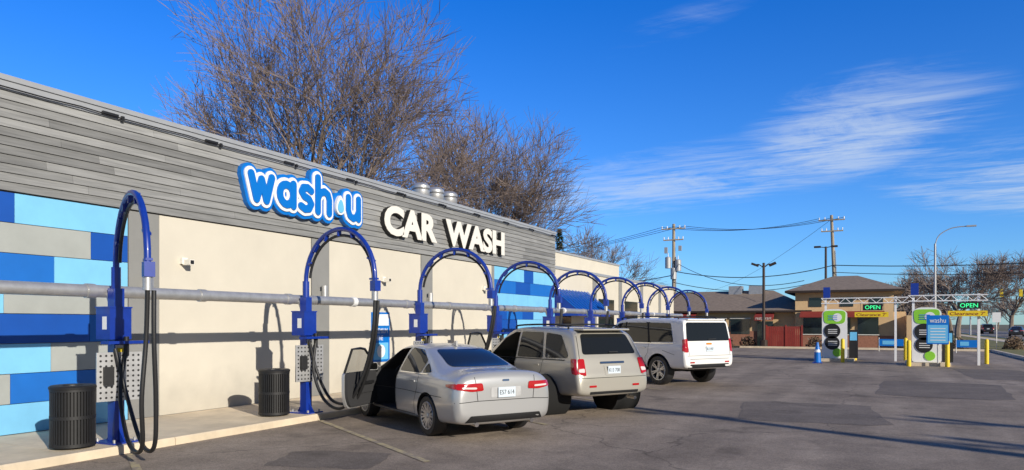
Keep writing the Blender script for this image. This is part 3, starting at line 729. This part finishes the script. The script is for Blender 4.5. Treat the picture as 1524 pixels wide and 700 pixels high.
d1=copy.deepcopy(sedan); d1.pop('door'); d1['paint']='cardark'; d1['ptxt']='A1'
make_car('dark_sedan',(17.7,121),80,d1)
d2=copy.deepcopy(suv); d2.pop('door'); d2['paint']='cardark'; d2['ptxt']='A2'
make_car('dark_suv',(17.5,150),90,d2)
# ------------------------------------------------------------------ pay lanes
def pay_lane(x,y,blue_panel,gl):
    k=empty('payment_kiosk',(x,y,0)); b=MB()
    b.box((-.75,-.7,.006),(.85,1.6,.15),'concrete')
    b.prism(roundpoly([(-.55,.15),(.55,.15),(.55,2.35),(.3,2.5),(-.3,2.5),(-.55,2.35)],.12),-.12,.12,'white','y')
    b.prism(roundpoly([(-.45,1.8),(.45,1.8),(.5,2.42),(-.5,2.42)],.2),-.14,-.1205,'green','y')
    for zz,r_,kk in ((1.45,.36,'black'),(.88,.33,'black'),(.42,.2,'green'),(2.1,.2,'white')):
        b.M=Matrix.Translation((-.1 if kk=='black' else .12,-.145,zz)); b.lathe([(r_,.024),(r_,-.004),(0,-.004)],24,kk,'y'); b.M=Matrix.Identity(4)
        if kk!='green':
            for q in range(3): b.box((-.28,-.156,zz-.12+q*.09),(.12,-.150,zz-.09+q*.09),'white' if kk=='black' else 'blue2')
    b.box((.62,.2,.15),(1.0,.6,1.5),'black'); b.box((.66,.19,1.0),(.96,.2,1.4),'ltblue')
    b.build('menu_board',k)
    if blue_panel:
        b=MB(); b.box((-.05,-1.0,.95),(.75,-.96,2.15),'blue2'); b.box((-.01,-1.006,1.0),(.71,-1.0005,1.75),'ltblue'); b.tube([(.36,-.93,.15),(.36,-.93,2.1)],.03,8,'metal')
        for q in range(5): b.box((.08,-1.012,1.1+q*.12),(.62,-1.0065,1.13+q*.12),'white')
        b.build('blue_notice_panel',k)
        text('notice_text','washu',(.06,-1.004,1.84),ROTY,.2,.58,'white',k,.002)
    g=empty('clearance_gantry',(x+.1,y+1.0,0)); b=MB()
    for px in (-.55,gl-.4): b.box((px-.05,-.05,0),(px+.05,.05,3.1),'white')
    n_=int(round((gl+.75)/.27))
    for zz in (2.8,3.05):
        for yy in (-.12,.12): b.tube([(-.75,yy,zz),(-.75+n_*.27,yy,zz)],.025,6,'white')
    for i in range(n_):
        xx=-.75+i*.27; b.tube([(xx,-.12,2.8 if i%2 else 3.05),(xx+.27,-.12,3.05 if i%2 else 2.8)],.014,5,'white')
        b.tube([(xx,-.12,3.05),(xx,.12,3.05)],.014,5,'white')
    b.box((1.1,-.2,2.44),(1.95,-.13,2.74),'black')
    b.box((.75,-.2,2.12),(2.2,-.15,2.36),'yellow')
    for xx in (1.0,2.0): b.tube([(xx,-.17,2.36),(xx,-.17,2.8)],.008,5,'black')
    b.box((-.65,-.14,3.07),(-.35,.14,3.6),'blue')
    b.build('gantry_frame',g)
    text('open_sign','OPEN',(1.2,-.205,2.5),ROTY,.18,.65,'led',g,.004)
    text('clearance_text',"Clearance 7'",(.83,-.205,2.17),ROTY,.14,1.28,'red',g,.003)
pay_lane(-1.75,37.3,False,2.9); pay_lane(1.95,35.2,True,2.3)
def bollard(x,y,k='yellow'):
    t=empty('bollard',(x,y,.006)); b=MB(); b.lathe([(.085,0),(.085,1.02),(.07,1.08),(.03,1.11),(0,1.115)],16,k); b.build('bollard_post',t,40)
for x,y in ((-1.35,36.0),(1.25,34.1),(2.65,34.3),(-.9,38.6),(1.3,39.2),(4.4,37.6)): bollard(x,y)
t=empty('traffic_cone',(-2.35,34.9,.006)); b=MB(); b.box((-.2,-.2,0),(.2,.2,.04),'blue'); b.lathe([(.16,.04),(.13,.5)],18,'blue2'); b.lathe([(.13,.5),(.11,.62)],18,'white'); b.lathe([(.11,.62),(.06,.85),(.05,.95),(0,.95)],18,'blue2'); b.build('cone_body',t,40)
for (x,y,w) in ((.2,52,1.5),(4.4,51,1.1)):
    t=empty('banner_barrier',(x,y,.0)); b=MB(); b.box((0,-.02,.35),(w,.02,.8),'blue2'); b.box((.2,-.03,.45),(w*.6,-.021,.7),'ltblue')
    for xx in (0,w): b.tube([(xx,0,0),(xx,0,.9)],.025,6,'metal')
    b.build('banner',t)
# ------------------------------------------------------------------ restaurant
rb=empty('restaurant_building'); b=MB()
def hip(b,x0,x1,y0,y1,z0,z1,k='shingle',oh=.6,ridge=None):
    x0-=oh;x1+=oh;y0-=oh;y1+=oh; d=(y1-y0)/2 if ridge is None else ridge; ym=(y0+y1)/2
    b.add([(x0,y0,z0),(x1,y0,z0),(x1,y1,z0),(x0,y1,z0),(x0+d,ym,z1),(x1-d,ym,z1)],[(0,1,5,4),(1,2,5),(2,3,4,5),(3,0,4),(3,2,1,0)],k)
    b.box((x0,y0-.02,z0-.16),(x1,y1,z0-.003),'bronze')
b.box((-22,60,0),(2,70,2.7),'tan'); hip(b,-22,-5.0,60,70,2.86,4.7,ridge=3.5)
b.box((-5.6,59.4,0),(1.2,68,4.2),'tan'); hip(b,-5.6,1.2,59.4,68,4.36,5.7,oh=.7,ridge=3.2)
b.box((-5.65,59.34,0),(1.25,59.4,.9),'brickred'); b.box((-22.02,59.94,0),(-5.7,60.0,1.2),'brickred')
for x in (-20,-17.5,-15,-12.5,-10.6): b.box((x,59.92,.95),(x+1.5,59.99,2.2),'warmglass'); b.box((x-.08,59.9,2.2),(x+1.58,59.98,2.28),'cream')
for x in (-5,-3.1,-1.2): b.box((x,59.3,1.0),(x+1.4,59.37,2.3),'warmglass'); b.box((x-.06,59.28,.94),(x+1.46,59.33,1.0),'cream')
for x in (-4.6,-2.4,-.4): b.box((x,59.36,3.1),(x+.9,59.39,3.8),'warmglass')
b.box((2,58.5,0),(3.6,60,2.4),'tan')
b.build('walls_and_roof',rb)
b=MB()
for x0,x1,yy in ((-5.2,.6,59.3),(-20.2,-18.3,59.93),(-15.2,-13.3,59.93)):
    b.add([(x0,yy,2.75),(x1,yy,2.75),(x1,yy-.9,2.4),(x0,yy-.9,2.4),(x0,yy-.9,2.28),(x1,yy-.9,2.28)],[(0,1,2,3),(3,2,5,4)],'red')
b.add([(-8.6,59.9,2.7),(-7.2,59.9,2.7),(-7.2,58.9,2.4),(-8.6,58.9,2.4),(-8.6,58.9,2.05),(-7.2,58.9,2.05)],[(0,1,2,3),(3,2,5,4),(0,3,4),(1,5,2)],'red')
b.box((-8.5,59.8,0),(-7.3,59.93,2.0),'warmglass')
b.build('maroon_awnings',rb)
text('restaurant_sign','restaurant',(-8.5,58.89,2.12),ROTY,.2,1.2,'cream',rb,.003)
b=MB()
for x in (-19,-11.5,-9.8): b.box((x,64,4.0),(x+1.1,65,5.1),'metal')
b.build('rooftop_units',rb)
fe=empty('wooden_fence'); b=MB()
for i in range(20): b.box((-7.2+i*.12,55.2,.0),(-7.095+i*.12,55.23,1.6),'red')
for i in range(14): b.box((-7.23,55.25+i*.12,0),(-7.2,55.355+i*.12,1.6),'red')
for xx in (-7.25,-5.9,-4.8): b.box((xx,55.16,0),(xx+.1,55.26,1.7),'red')
b.build('fence_boards',fe)
def shrub(name,x,y,w,h,k='shrub',n=500,seed=0):
    rr=random.Random(seed); b=MB()
    for i in range(n):
        while True:
            p=Vector((rr.uniform(-1,1),rr.uniform(-1,1),rr.uniform(0,1)))
            if p.length<1: break
        p=Vector((p.x*w/2,p.y*w/2,p.z*h)); s_=.07
        a=Vector([rr.uniform(-1,1) for _ in range(3)]).normalized()*s_; c=Vector([rr.uniform(-1,1) for _ in range(3)]).normalized()*s_
        b.add([p-a,p+c,p+a,p-c],[(0,1,2,3)],k)
    for i in range(14):
        t=rr.uniform(0,6.28); b.tube([(0,0,0),(math.cos(t)*w*.4,math.sin(t)*w*.4,h*.85)],.015,3,'bark')
    o=b.build(name,None,None,False); o.location=(x,y,0)
for i,(x,y) in enumerate([(-13,55.6),(-11.6,55.7),(-10.2,55.5),(-8.6,55.8),(-3.9,55.6),(-2.6,55.8),(-14.6,56),(3.2,56),(5,56.4),(8.6,60),(9.5,66)]): shrub('shrub',x,y,1.3,.9,'shrub',420,i)
fb=empty('distant_building'); b=MB(); b.box((4.5,190,0),(15,205,5),'brickred'); hip(b,4.5,15,190,205,5,8); b.build('walls',fb)
fb=empty('distant_shop_building'); b=MB(); b.box((-60,110,0),(-22,130,5),'tan'); b.box((-60.1,109.9,5),(-21.9,130.1,5.4),'coping')
for i in range(9): b.box((-59+i*4,109.93,1),(-56.4+i*4,109.99,3),'warmglass')
b.build('walls',fb)
fb=empty('distant_house'); b=MB(); b.box((30,150,0),(42,162,4.5),'tan'); hip(b,30,42,150,162,4.6,8); b.build('walls',fb)
# ------------------------------------------------------------------ poles, lamps, wires
def utility_pole(x,y,h,lean=0,trans=True,seed=0):
    e=empty('utility_pole',(x,y,0)); b=MB(); b.tube([(0,0,0),(lean*.5,0,h*.5),(lean,0,h)],[.21,.18,.14],10,'wood')
    for zz,l in ((h-.5,2.4),(h-1.6,2.0)):
        lx=lean*zz/h; b.cbox((lx,-.16,zz),(l,.1,.12),'wood')
        for q in (-1,-.55,.55,1): b.tube([(lx+q*l*.47,-.16,zz+.06),(lx+q*l*.47,-.16,zz+.3)],.05,6,'white')
    if trans:
        for sx,dz in ((-.5,0),(.5,-.3),(.05,-1.1)):
            b.M=Matrix.Translation((sx+lean*.6,-.25,h-4.4+dz)); b.lathe([(0,0),(.3,0),(.3,1.05),(.22,1.13),(0,1.15)],16,'coping'); b.M=Matrix.Identity(4)
            b.tube([(sx,-.25,h-3.3+dz),(sx,-.25,h-2.9+dz)],.04,6,'white')
        b.box((-.9,-.2,h-2.9),(-.6,0,h-2.3),'coping'); b.box((.5,-.2,h-2.7),(.8,0,h-2.2),'coping')
    for q in range(3): b.tube([(.2,-.1+.1*q,.3),(.2+lean*.7,-.1+.1*q,h*.72)],.03,5,'coping')
    b.build('pole',e)
utility_pole(-17.8,69.6,11.7,0,True); utility_pole(-3.4,77,12.6,-.5,False); utility_pole(-28,190,11,0,False); utility_pole(-7,190,11,0,False); utility_pole(30,70,12,0,False)
w=empty('overhead_wires'); b=MB()
def wire(a,c,sag,r=.022):
    a=Vector(a);c=Vector(c); b.tube([a+(c-a)*t/14-Vector((0,0,sag*4*(t/14)*(1-t/14))) for t in range(15)],r,4,'black')
for dx,dz in ((-1.1,0),(0,.0),(1.1,0)): wire((-17.8+dx,69.4,11.4+dz),(-3.9+dx,76.8,12.3),.7); wire((-17.8+dx,69.4,11.4),(-60,95,11.5),1.0)
wire((-17.8,69.4,7.0),(-3.7,76.8,7.6),.9,.04); wire((-3.7,76.8,7.6),(30,70,8),.8,.04); wire((-3.7,76.8,12.3),(-40,190,10.5),1.5); wire((-17.8,69.4,6.6),(-60,95,6.5),1,.04)
wire((-17.8,69.5,6.2),(-11.9,45,3.6),.6,.03); wire((-17.8,69.5,8),(-5,60,5.2),1.2,.025); wire((-3.7,76.8,6.9),(30,70,7.2),.9,.03); wire((-3.7,76.8,6.4),(-17.8,69.4,5.9),1.1,.03)
b.build('wires',w)
def lamp_double(x,y,h):
    e=empty('parking_lot_lamp',(x,y,0)); b=MB(); b.lathe([(0,0),(.28,0),(.28,.6),(.12,.6),(.09,h),(0,h)],12,'bronze')
    for sx in (-1,1):
        b.tube([(0,0,h-.35),(sx*.35,0,h-.1),(sx*.5,0,h-.1)],.04,6,'bronze'); b.M=Matrix.Translation((sx*.62,0,h-.12))@Matrix.Rotation(-sx*R(22),4,'Y'); b.cbox((0,0,0),(.5,.38,.16),'bronze'); b.M=Matrix.Identity(4)
    b.build('lamp_post',e,30)
lamp_double(-7.35,54.9,6.3)
e=empty('parking_lot_lamp',(-4.3,75,0)); b=MB(); b.tube([(0,0,0),(0,0,9.3)],[.14,.1],8,'bronze'); b.tube([(0,0,9.2),(.6,0,9.3)],.04,6,'bronze'); b.tube([(0,0,9.2),(-.6,0,9.3)],.04,6,'bronze'); b.cbox((.75,0,9.3),(.6,.4,.16),'bronze'); b.cbox((-.75,0,9.3),(.6,.4,.16),'bronze'); b.build('lamp_post',e)
for x,y in ((4.5,69.8),(13.6,135)):
    e=empty('street_lamp',(x,y,0)); b=MB(); b.tube([(0,0,0),(0,0,8.6)],[.13,.08],10,'coping'); b.tube(catmull([(0,0,8.5),(.3,0,9.3),(1.2,0,9.85),(2.3,0,9.95)],5),.045,6,'coping'); b.cbox((2.6,0,9.95),(.7,.25,.12),'coping'); b.build('lamp_post',e,40)
e=empty('traffic_signal',(12.9,118,0)); b=MB(); b.tube([(0,0,0),(0,0,6.2)],.1,8,'bronze'); b.tube([(0,0,6),(5,0,6.3)],.07,8,'bronze'); 
for xx in (2.6,4.8): b.box((xx-.2,-.2,5.5),(xx+.2,.1,6.6),'yellow')
b.build('signal_arm',e)
e=empty('no_parking_sign',(7.6,60,0)); b=MB(); b.tube([(0,0,0),(0,0,2.5)],.03,6,'metal'); b.box((-.25,-.04,1.9),(.25,-.02,2.6),'white'); b.build('sign',e)
for (x,y,h) in ((20.,3.4,11.),(27.,1.2,10.5),(23,5.5,9.)): 
    utility_pole(x,y,h,0,False)
# ------------------------------------------------------------------ trees
def grow(b,p,d,L,r,lv,maxlv,rr,kids,up=.12,spread=.6,tr=.014):
    nseg=3 if lv<maxlv-1 else 2; pts=[p.copy()]; rad=[r]; dirs=[d.copy()]; q=p.copy(); dd=d.copy()
    for i in range(nseg):
        dd=(dd+Vector((rr.gauss(0,.11),rr.gauss(0,.11),rr.gauss(0,.09)+up*.3))).normalized()
        q=q+dd*L/nseg; pts.append(q.copy()); rad.append(r*(1-(.38 if lv<maxlv else .55)*(i+1)/nseg)); dirs.append(dd.copy())
    b.tube(pts,rad,7 if lv==0 else (5 if lv<2 else 3),'bark' if lv<3 else 'twig',cap=False)
    if lv>=maxlv: return
    K=kids[lv]
    for k in range(K):
        t=rr.uniform(.3,1) if k<K-2 else 1.0
        if lv==0: t=rr.uniform(.65,1) if k<K-2 else 1.
        i=min(int(t*nseg),nseg-1); f=t*nseg-i; pos=pts[i].lerp(pts[i+1],f); base=dirs[i+1]
        o=base.orthogonal().normalized(); o.rotate(Matrix.Rotation(rr.uniform(0,6.283),3,base))
        sp=spread*rr.uniform(.5,1.35); 
        nd=(base+o*sp+Vector((0,0,up))).normalized()
        if nd.z<-.15: nd.z*=.3; nd.normalize()
        rk=rad[i]*(1-f)+rad[i+1]*f
        lf=(1.25 if lv==0 else 1.)*rr.uniform(.66,.84)
        grow(b,pos,nd,L*lf,max(rk*rr.uniform(.48,.70),tr),lv+1,maxlv,rr,kids,up,spread,tr)
def tree(name,x,y,h,kids,seed,r0=.4,spread=.6,trunk=.22,up=.1,tr=.014,join=None,wide=1.):
    rr=random.Random(seed); b=join or MB()
    if join is None: 
        grow(b,Vector((0,0,0)),Vector((0,0,1)),h*trunk,r0,0,len(kids),rr,kids,up,spread,tr)
        o=b.build(name,None,None,False); zs=sorted(v[2] for v in b.v); zmax=zs[int(len(zs)*.997)]; s_=h/zmax; o.location=(x,y,0); o.scale=(s_*wide,s_*wide,s_)
        return o
    b.M=Matrix.Translation((x,y,0)); grow(b,Vector((0,0,0)),Vector((0,0,1)),h*trunk,r0,0,len(kids),rr,kids,up,spread,tr); b.M=Matrix.Identity(4)
tree('bare_tree',-28,30.6,21,[7,5,4,4,4,4],12,.55,.64,.22,.08,.0135,wide=.95)
tree('bare_tree',-29,48.5,17.6,[6,5,4,4,4,4],24,.42,.64,.22,.08,.015,wide=1.0)
tree('bare_tree',-27.5,77,12.8,[6,5,4,4,5],5,.3,.68,.25,.07,.018)
tree('bare_tree',9.3,106,11.5,[6,5,4,4,5],8,.3,.75,.24,.05,.022)
tree('bare_tree',19,134,12.5,[6,5,4,4,5],9,.3,.75,.24,.05,.026)
tree('bare_tree',4.5,125,9.5,[6,5,4,4,4],19,.3,.75,.24,.05,.026)
tree('bare_tree',13.0,160,13,[6,5,4,4,4],29,.3,.75,.24,.05,.026)
b=MB(); rr=random.Random(4)
for i in range(46):
    xx=rr.uniform(-90,110); yy=rr.uniform(215,300); tree('',xx,yy,rr.uniform(9,14),[6,5,4,4],i+50,.3,.8,.27,.05,.04,join=b)
b.build('distant_trees',None,None,False)
b=MB(); rr=random.Random(2); H=9.9
b.tube([(0,0,0),(0,0,H)],[.18,.02],7,'bark')
for i in range(5200):
    z=.8+(H-.8)*rr.random()**1.1; rad=1.35*(1-(z/H))**.75*(.75+.35*math.sin(z*5+rr.random()))+.05; t=rr.uniform(0,6.283); q=rad*rr.random()**.5
    p=Vector((q*math.cos(t),q*math.sin(t),z)); o=Vector((math.cos(t),math.sin(t),rr.uniform(-.5,.2)))*rr.uniform(.12,.28); s_=Vector((-math.sin(t),math.cos(t),rr.uniform(-.5,.5)))*.06
    b.add([p-s_,p+o,p+s_],[(0,1,2)],'leaf')
o=b.build('conifer_tree',None,None,False); o.location=(-23.9,55.2,0)
# ------------------------------------------------------------------ sun & sky
sd=Vector((.857,-.39,.345)).normalized()
el=math.asin(sd.z); az=math.atan2(sd.x,sd.y)
sun=bpy.data.lights.new('sun','SUN'); sun.energy=5.0; sun.angle=R(.5); sun.color=(1,.93,.82)
so=bpy.data.objects.new('sun',sun); scene.collection.objects.link(so); so.rotation_euler=sd.to_track_quat('Z','Y').to_euler(); so.location=(30,-20,40)
wd=bpy.data.worlds.new('World'); scene.world=wd; wd.use_nodes=True; nt=wd.node_tree; N=nt.nodes; L=nt.links
bg=N['Background']; sky=N.new('ShaderNodeTexSky'); sky.sky_type='NISHITA'; sky.sun_disc=False; sky.sun_elevation=el; sky.sun_rotation=az; sky.air_density=1.0; sky.dust_density=.1; sky.ozone_density=2.5
bg.inputs['Strength'].default_value=.1
tc=N.new('ShaderNodeTexCoord'); sx=N.new('ShaderNodeSeparateXYZ'); L.new(tc.outputs['Generated'],sx.inputs[0])
tr_=N.new('ShaderNodeMapRange'); tr_.inputs[1].default_value=0; tr_.inputs[2].default_value=.42; L.new(sx.outputs['Z'],tr_.inputs[0])
tm=N.new('ShaderNodeMix'); tm.data_type='RGBA'; tm.inputs[6].default_value=(.62,1.04,1.66,1); tm.inputs[7].default_value=(.10,.82,1.95,1); L.new(tr_.outputs[0],tm.inputs[0])
# the sky is deepest away from the sun and whiter towards it
dt=N.new('ShaderNodeVectorMath'); dt.operation='DOT_PRODUCT'; L.new(tc.outputs['Generated'],dt.inputs[0]); dt.inputs[1].default_value=tuple(sd)
sr=N.new('ShaderNodeMapRange'); sr.inputs[1].default_value=.05; sr.inputs[2].default_value=.75; L.new(dt.outputs['Value'],sr.inputs[0])
tm2=N.new('ShaderNodeMix'); tm2.data_type='RGBA'; L.new(sr.outputs[0],tm2.inputs[0]); L.new(tm.outputs[2],tm2.inputs[6]); tm2.inputs[7].default_value=(.42,.44,.5,1)
hs=N.new('ShaderNodeMix'); hs.data_type='RGBA'; hs.blend_type='MULTIPLY'; hs.inputs[0].default_value=1; L.new(sky.outputs[0],hs.inputs[6]); L.new(tm2.outputs[2],hs.inputs[7])
def mth(op,a,c=None,clamp=False):
    n=N.new('ShaderNodeMath'); n.operation=op; n.use_clamp=clamp
    for i,v in enumerate((a,c)):
        if v is None: continue
        if isinstance(v,(int,float)): n.inputs[i].default_value=v
        else: L.new(v,n.inputs[i])
    return n.outputs[0]
zc=mth('MAXIMUM',sx.outputs['Z'],.03); u=mth('DIVIDE',sx.outputs['X'],zc); v=mth('DIVIDE',sx.outputs['Y'],zc)
cb=N.new('ShaderNodeCombineXYZ'); L.new(u,cb.inputs[0]); L.new(v,cb.inputs[1])
def blob(cx,cy,rx,ry,rot):
    c,s=math.cos(rot),math.sin(rot)
    du=mth('SUBTRACT',u,cx); dv=mth('SUBTRACT',v,cy)
    a=mth('DIVIDE',mth('ADD',mth('MULTIPLY',du,c),mth('MULTIPLY',dv,s)),rx); bb=mth('DIVIDE',mth('SUBTRACT',mth('MULTIPLY',dv,c),mth('MULTIPLY',du,s)),ry)
    d=mth('ADD',mth('MULTIPLY',a,a),mth('MULTIPLY',bb,bb)); return mth('SUBTRACT',1,d,True)
m1=blob(-.12,4.3,.66,1.35,R(12)); m2=mth('MULTIPLY',blob(-1.4,5.1,2.3,1.1,R(-22)),.7); m3=mth('MULTIPLY',blob(1.0,6.3,.95,2.0,R(-20)),.85); m4=mth('MULTIPLY',blob(-.62,2.36,.35,.13,R(-25)),.3)
mask=mth('MAXIMUM',mth('MAXIMUM',m1,m2),mth('MAXIMUM',m3,m4))
def nz(rot,scl,scale,det,dist):
    mp=N.new('ShaderNodeMapping'); mp.inputs['Rotation'].default_value=(0,0,R(rot)); mp.inputs['Scale'].default_value=scl; L.new(cb.outputs[0],mp.inputs[0])
    no=N.new('ShaderNodeTexNoise'); no.inputs['Scale'].default_value=scale; no.inputs['Detail'].default_value=det; no.inputs['Roughness'].default_value=.68; no.inputs['Distortion'].default_value=dist; L.new(mp.outputs[0],no.inputs['Vector']); return no.outputs[0]
n1=nz(28,(.9,1.5,1),1.3,11,1.0); n2=nz(40,(.7,4.5,1),2.4,9,.5)
nsum=mth('ADD',mth('MULTIPLY',n1,.66),mth('MULTIPLY',n2,.34))
cl=N.new('ShaderNodeMapRange'); cl.interpolation_type='SMOOTHSTEP'; cl.inputs[1].default_value=.37; cl.inputs[2].default_value=.65
L.new(mth('ADD',nsum,mth('MULTIPLY',mth('SUBTRACT',mask,.55),.16)),cl.inputs[0])
fac=mth('MULTIPLY',mth('MULTIPLY',cl.outputs[0],mth('POWER',mask,.75)),.72,True)
mx=N.new('ShaderNodeMix'); mx.data_type='RGBA'; L.new(fac,mx.inputs[0]); L.new(hs.outputs[2],mx.inputs[6]); mx.inputs[7].default_value=(6.2,7.2,8.6,1)
L.new(mx.outputs[2],bg.inputs['Color'])
# ------------------------------------------------------------------ camera
cam=bpy.data.cameras.new('camera'); co=bpy.data.objects.new('camera',cam); scene.collection.objects.link(co); scene.camera=co
co.location=(0,0,1.8); co.rotation_euler=(R(90),0,R(27.26)); cam.sensor_width=36; cam.lens=36*1050/1524; cam.shift_y=132/1524; cam.clip_end=4000; cam.clip_start=.05
scene.view_settings.view_transform='Standard'; scene.view_settings.look='None'; scene.view_settings.exposure=0
